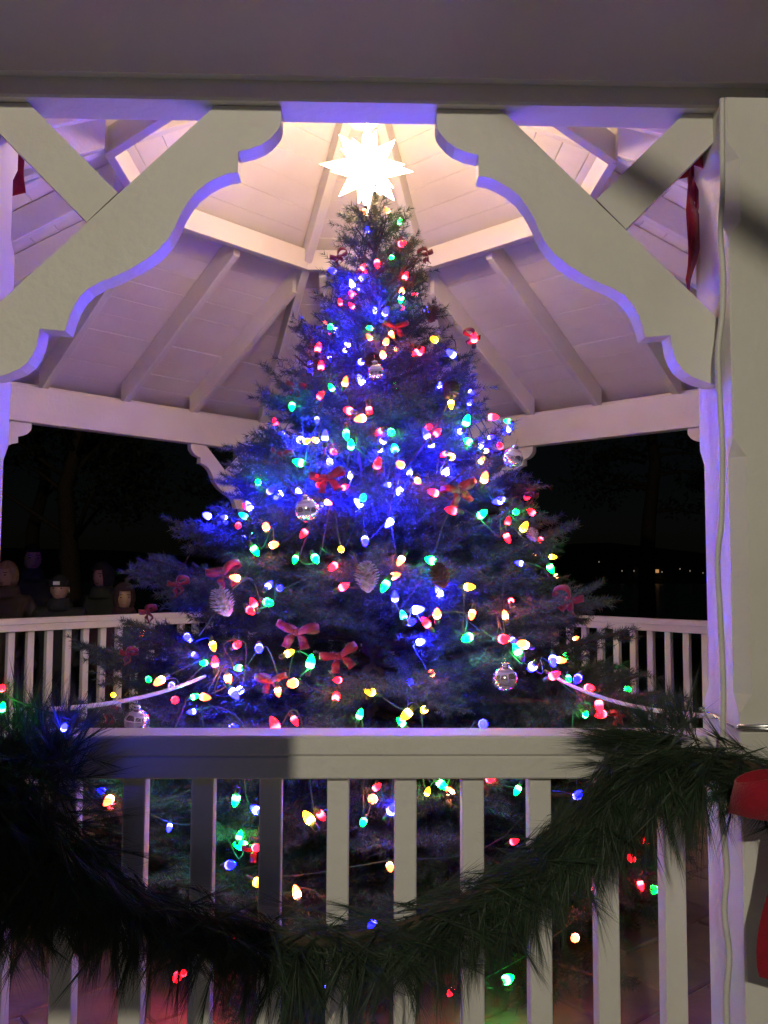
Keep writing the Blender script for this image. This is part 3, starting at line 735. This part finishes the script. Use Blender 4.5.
# ------------------------------------------------------------------ people beyond the left railing
def person(px, py, depth, coat, legs, face, label, head, headcol, extra=None):
    hc = at_d(px, py, depth); gz0 = -.35
    H = (hc.z - gz0) / .925      # head centre is at 0.925 of the height
    S = H / 1.75
    root = empty('person', (hc.x, hc.y, gz0)); root.scale = (S, S, S); root.rotation_euler = (0, 0, face)
    tag(root, label, 'person', 'people watching from beyond the left railing')
    # joints (facing -y): hands in coat pockets
    J = {'pel': (0, 0, .95, .15, .115), 'waist': (0, 0, 1.10, .155, .12), 'chest': (0, .0, 1.30, .175, .125), 'neckb': (0, .01, 1.45, .085, .075), 'neck': (0, .012, 1.51, .046, .05), 'skull': (0, .01, 1.58, .045, .05)}
    E = [('pel', 'waist'), ('waist', 'chest'), ('chest', 'neckb'), ('neckb', 'neck'), ('neck', 'skull')]
    for s, n in ((1, 'l'), (-1, 'r')):
        J.update({n + 'sh': (s * .185, .01, 1.40, .075, .075), n + 'el': (s * .285, .06, 1.13, .06, .058), n + 'wr': (s * .19, -.10, .97, .045, .045), n + 'ha': (s * .15, -.13, .95, .04, .04),
                  n + 'hip': (s * .095, 0, .86, .095, .10), n + 'kn': (s * .105, -.015, .48, .066, .07), n + 'an': (s * .11, .02, .09, .048, .052), n + 'toe': (s * .12, -.14, .04, .045, .035)})
        E += [('chest', n + 'sh'), (n + 'sh', n + 'el'), (n + 'el', n + 'wr'), (n + 'wr', n + 'ha'), ('pel', n + 'hip'), (n + 'hip', n + 'kn'), (n + 'kn', n + 'an'), (n + 'an', n + 'toe')]
    keys = list(J); me = bpy.data.meshes.new('tmp'); me.from_pydata([J[k][:3] for k in keys], [(keys.index(a), keys.index(b)) for a, b in E], [])
    ob = bpy.data.objects.new('tmp', me); COL.objects.link(ob)
    sk = ob.modifiers.new('s', 'SKIN')
    for v, k in zip(me.skin_vertices[0].data, keys): v.radius = J[k][3:5]; v.use_root = (k == 'pel')
    ss = ob.modifiers.new('u', 'SUBSURF'); ss.levels = 1; ss.render_levels = 1
    dg = bpy.context.evaluated_depsgraph_get(); bm_ = bpy.data.meshes.new_from_object(ob.evaluated_get(dg))
    bpy.data.objects.remove(ob)
    V = [v.co.copy() for v in bm_.vertices]; F = [list(p.vertices) for p in bm_.polygons]
    B = MB(); mi = []
    B.add(V, F, True)
    B.M = [0 if sum(V[i].z for i in f) / len(f) > 1.49 else (1 if sum(V[i].z for i in f) / len(f) > .80 else 2) for f in F]
    # head: skull with brow, nose, chin, eyes, mouth, ears
    nu, nv = 20, 16; HV = []; HF = []; HM = []
    for a in range(nv + 1):
        th = math.pi * a / nv
        for b in range(nu):
            q = 2 * math.pi * b / nu; x, y, z = math.sin(th) * math.sin(q), -math.sin(th) * math.cos(q), math.cos(th)
            rx, ry, rz_ = .075, .095, .118
            k = 1 - .36 * max(0, -z) ** 1.6
            X, Y, Z = x * rx * k, y * ry * (1 - .1 * max(0, -z)), z * rz_
            if y < -.55:
                nose = math.exp(-(x / .16) ** 2 - ((z + .14) / .20) ** 2); Y -= .024 * nose
                eye = math.exp(-((abs(x) - .40) / .17) ** 2 - ((z - .06) / .12) ** 2); Y += .014 * eye
                Y -= .008 * math.exp(-(x / .3) ** 2 - ((z + .78) / .18) ** 2)
                Y -= .006 * math.exp(-(x / .25) ** 2 - ((z + .48) / .10) ** 2)
            HV.append(Vector((X, Y - .012, Z + 1.62)))
    for a in range(nv):
        for b in range(nu):
            HF.append([a * nu + b, a * nu + (b + 1) % nu, (a + 1) * nu + (b + 1) % nu, (a + 1) * nu + b])
    B.add(HV, HF, True, 0)
    for s in (-1, 1):
        B.lathe([(.002, -.008), (.011, -.005), (.014, 0), (.011, .005), (.002, .008)], 8, (s * .030, -.0825, 1.628), None, 3)
        B.lathe([(.004, -.03), (.014, -.015), (.016, .005), (.012, .022), (.004, .03)], 6, (s * .076, .0, 1.612), Matrix.Diagonal((.5, 1.2, 1)), 0)
    for s in (-1, 1): B.box((s * .030, -.090, 1.650), (.034, .016, .007), Matrix.Rotation(.1 * s, 3, 'Y'), 3)
    B.box((0, -.094, 1.562), (.042, .014, .010), None, 4)
    cm = mat('coat', coat, .85, .15, 8, .3, 60); lm = mat('trousers', legs, .85, .1, 8)
    body = B.build('body', [SKIN, cm, lm, EYEM, LIP], root)
    hm = mat('headwear', headcol, .9, .15, 30, .4, 90)
    def cap_shell(zmin, k, grow, back=False):
        V = []; F = []; n = 20; rows = 9
        for a in range(rows + 1):
            for b in range(n):
                q = 2 * math.pi * b / n; low = zmin
                if back: low = zmin if math.cos(q) > (.72 if head == 'hood' else .5) else zmin - k
                th0 = math.acos(max(-1, min(1, low)))
                th = max(.02, th0 * a / rows)
                x, y, z = math.sin(th) * math.sin(q), -math.sin(th) * math.cos(q), math.cos(th)
                V.append(Vector((x * (.075 + grow), y * (.095 + grow) - .008, z * (.118 + grow) + 1.622)))
        for a in range(rows):
            for b in range(n): F.append([a * n + b, a * n + (b + 1) % n, (a + 1) * n + (b + 1) % n, (a + 1) * n + b])
        me = mesh(head, V, F, True); o = link(head, me, root, hm)
        sd = o.modifiers.new('thick', 'SOLIDIFY'); sd.thickness = .012; sd.offset = 1
        return o
    if head == 'beanie':
        o = cap_shell(.25, 0, .008)
        c = MB(); c.lathe([(.092, 1.640), (.096, 1.655), (.096, 1.690), (.090, 1.70)], 20, (0, -.008, 0), Matrix.Diagonal((.93, 1.12, 1))); c.build('cuff', hm, o)
        if extra == 'patch':
            c = MB(); c.box((0, -.1175, 1.672), (.055, .006, .030)); c.build('patch', WHITECORD, o)
    elif head == 'hood':
        o = cap_shell(.45, 1.3, .026, True)
        c = MB(); c.lathe([(.135, 1.43), (.115, 1.48), (.098, 1.52)], 16, (0, .01, 0)); c.build('collar', cm, o)
    else:
        cap_shell(.45, 1.1 if head == 'long_hair' else .7, .012, True).name = 'hair'
    sc_ = MB(); sc_.lathe([(.10, 1.43), (.112, 1.46), (.104, 1.50), (.088, 1.535), (.07, 1.54)], 16, (0, .0, 0)); sc_.build('scarf', cm, root)
    return root
person(8, 576, 7.4, (.10, .08, .065), (.05, .05, .06), R(-12), 'person with fair hair and pale coat at the far left of the crowd', 'long_hair', (.38, .26, .13))
person(32, 559, 8.2, (.04, .045, .055), (.04, .04, .05), R(30), 'tallest person in the crowd, dark haired, looking aside', 'hair', (.03, .022, .016))
person(60, 589, 7.2, (.022, .024, .032), (.03, .03, .04), R(4), 'person in black coat and black beanie with a small white patch', 'beanie', (.015, .016, .02), 'patch')
person(103, 577, 7.9, (.03, .035, .03), (.03, .03, .03), R(-18), 'person with a dark hood up, right of the beanie wearer', 'hood', (.03, .03, .028))
person(124, 598, 7.0, (.05, .018, .025), (.03, .03, .035), R(20), 'shortest person in a dark round hood, nearest the tree', 'hood', (.045, .02, .025))

# ------------------------------------------------------------------ trees and shrubs in the dark, far shore lights
LEAF = mat('dark_leaf', (.05, .075, .035), .7, .25, 3, trans=.2)
def leaf_cloud(cs, n, size, seed):
    g = np.random.default_rng(seed); out = []
    for (c, r) in cs:
        k = int(n * r[0] * r[2])
        d = g.normal(size=(k, 3)); d /= np.linalg.norm(d, axis=1)[:, None]; d *= g.random(k)[:, None] ** .45
        p = np.array(c) + d * np.array(r) + g.normal(size=(k, 3)) * .06
        a = g.normal(size=(k, 3)); a /= np.linalg.norm(a, axis=1)[:, None]; b = np.cross(a, g.normal(size=(k, 3))); b /= np.linalg.norm(b, axis=1)[:, None]
        s = size * g.uniform(.6, 1.3, k)[:, None]
        out.append(np.stack([p - b * s * .5, p + b * s * .5, p + a * s * 1.6], 1))
    return np.concatenate(out)
def dark_tree(x, y, hgt, rad, label, conifer, seed):
    t = empty('tree', (x, y, -.4)); tag(t, label, 'tree', 'dark trees beyond the gazebo'); g = random.Random(seed)
    m = MB(); tp = [Vector((g.gauss(0, .05) * k, g.gauss(0, .05) * k, hgt * .85 * k / 6)) for k in range(7)]
    m.tube(tp, [.22 * (1 - k / 7) + .03 for k in range(7)], 9); limbs = []
    for k in range(14):
        z = hgt * g.uniform(.28, .8); az = g.random() * 6.28; L = rad * g.uniform(.5, 1) * (1.3 - z / hgt if conifer else 1)
        e = Vector((math.cos(az) * L, math.sin(az) * L, z + (0 if conifer else L * .6))); m.tube([(0, 0, z), e * .5 + Vector((0, 0, z * .5 + .1)), e], [.06, .04, .012], 5); limbs.append((e, L))
    m.build('trunk', BARK, t)
    cs = []
    for e, L in limbs:
        for q in range(3):
            p = e + Vector((g.gauss(0, .5), g.gauss(0, .5), g.gauss(.1, .4))); s = g.uniform(.5, 1.0) * rad * .4
            cs.append((tuple(p), (s, s, s * (.45 if conifer else .8))))
    o = link('crown', tri_mesh('crown', leaf_cloud(cs, 420, .09, seed), LEAF), t); o['kind'] = 'stuff'
dark_tree(-6.0, 14, 8, 2.6, 'broad dark tree behind the crowd at the far left', False, 1)
dark_tree(-2.9, 17, 9, 2.6, 'dark tree just left of the christmas tree in the distance', False, 2)
dark_tree(-9.5, 21, 10, 3.2, 'farthest dark tree at the left edge of the view', False, 3)
dark_tree(7.6, 19, 11, 2.3, 'dim bare-trunked pine standing by the lake', True, 4)
def shrub(x, y, r, label, seed):
    t = empty('shrub', (x, y, -.36)); tag(t, label, 'shrub', 'shrubs outside the gazebo'); g = random.Random(seed)
    m = MB()
    for k in range(7):
        az = g.random() * 6.28; m.tube([(0, 0, 0), (math.cos(az) * r * .3, math.sin(az) * r * .3, r * .6), (math.cos(az) * r * .7, math.sin(az) * r * .7, r * 1.2)], [.018, .012, .004], 5)
    m.build('stems', BARK, t)
    cs = [((g.gauss(0, r * .35), g.gauss(0, r * .35), r * g.uniform(.5, 1.3)), (r * .5, r * .5, r * .45)) for k in range(9)]
    o = link('leaves', tri_mesh('leaves', leaf_cloud(cs, 1600, .045, seed), LEAF), t); o['kind'] = 'stuff'
shrub(2.3, 2.85, .42, 'low leafy shrub outside the right far railing, nearer the tree', 21); shrub(3.0, 2.15, .45, 'low leafy shrub outside the right far railing by the post', 22)
shrub(-2.7, 5.6, .7, 'pale green shrub behind the hooded people', 23)

WARM = emit('warm_window', (1.0, .5, .18), .3); COOL = emit('shore_lamp_glow', (1.0, .8, .6), .22)
HOUSEW = mat('house_wall', (.3, .27, .22), .8)
def far_house(px, py, Y):
    c = at_y(px, py, Y); t = empty('house', (c.x, Y, -3)); tag(t, 'small house with lit windows on the far lake shore', 'house')
    m = MB(); m.box((0, 0, 3), (11, 8, 6)); m.build('wall', HOUSEW, t)
    m = MB(); m.add([(-6, -4.6, 6), (6, -4.6, 6), (6, 4.6, 6), (-6, 4.6, 6), (-6, 0, 9), (6, 0, 9)], [(0, 1, 5, 4), (2, 3, 4, 5), (0, 4, 3), (1, 2, 5), (0, 3, 2, 1)]); m.build('roof', SHINGLE, t)
    for x, z, wd in ((-2.4, 4.6, 1.4), (.2, 4.9, 2.2), (3.2, 4.4, 1.2), (-.6, 1.8, 1.0)):
        m = MB(); m.box((x, -4.03, z), (wd, .1, 1.2)); m.build('window', WARM, t)
far_house(645, 566, 318)
ORD = ['first', 'second', 'third', 'fourth', 'fifth', 'sixth', 'seventh', 'eighth', 'ninth']
for i, (px, py) in enumerate([(596, 579), (599, 562), (622, 571), (634, 571), (641, 572), (662, 572), (680, 569), (690, 571), (703, 573)]):
    c = at_y(px, py, 312); zz = max(c.z, -1.2); gl = -3.2
    t = empty('shore_lamp', (c.x, 312, gl)); tag(t, 'tiny lit lamp on the far lake shore, ' + ORD[i] + ' from the left', 'lamp', 'lamps along the far lake shore')
    m = MB(); m.lathe([(.08, 0), (.06, zz - gl - .2)], 6); m.build('pole', DARKM, t)
    m = MB(); m.lathe([(.02, zz - gl - .25), (.15, zz - gl - .1), (.17, zz - gl + .1), (.02, zz - gl + .3)], 8); m.build('globe', COOL, t)
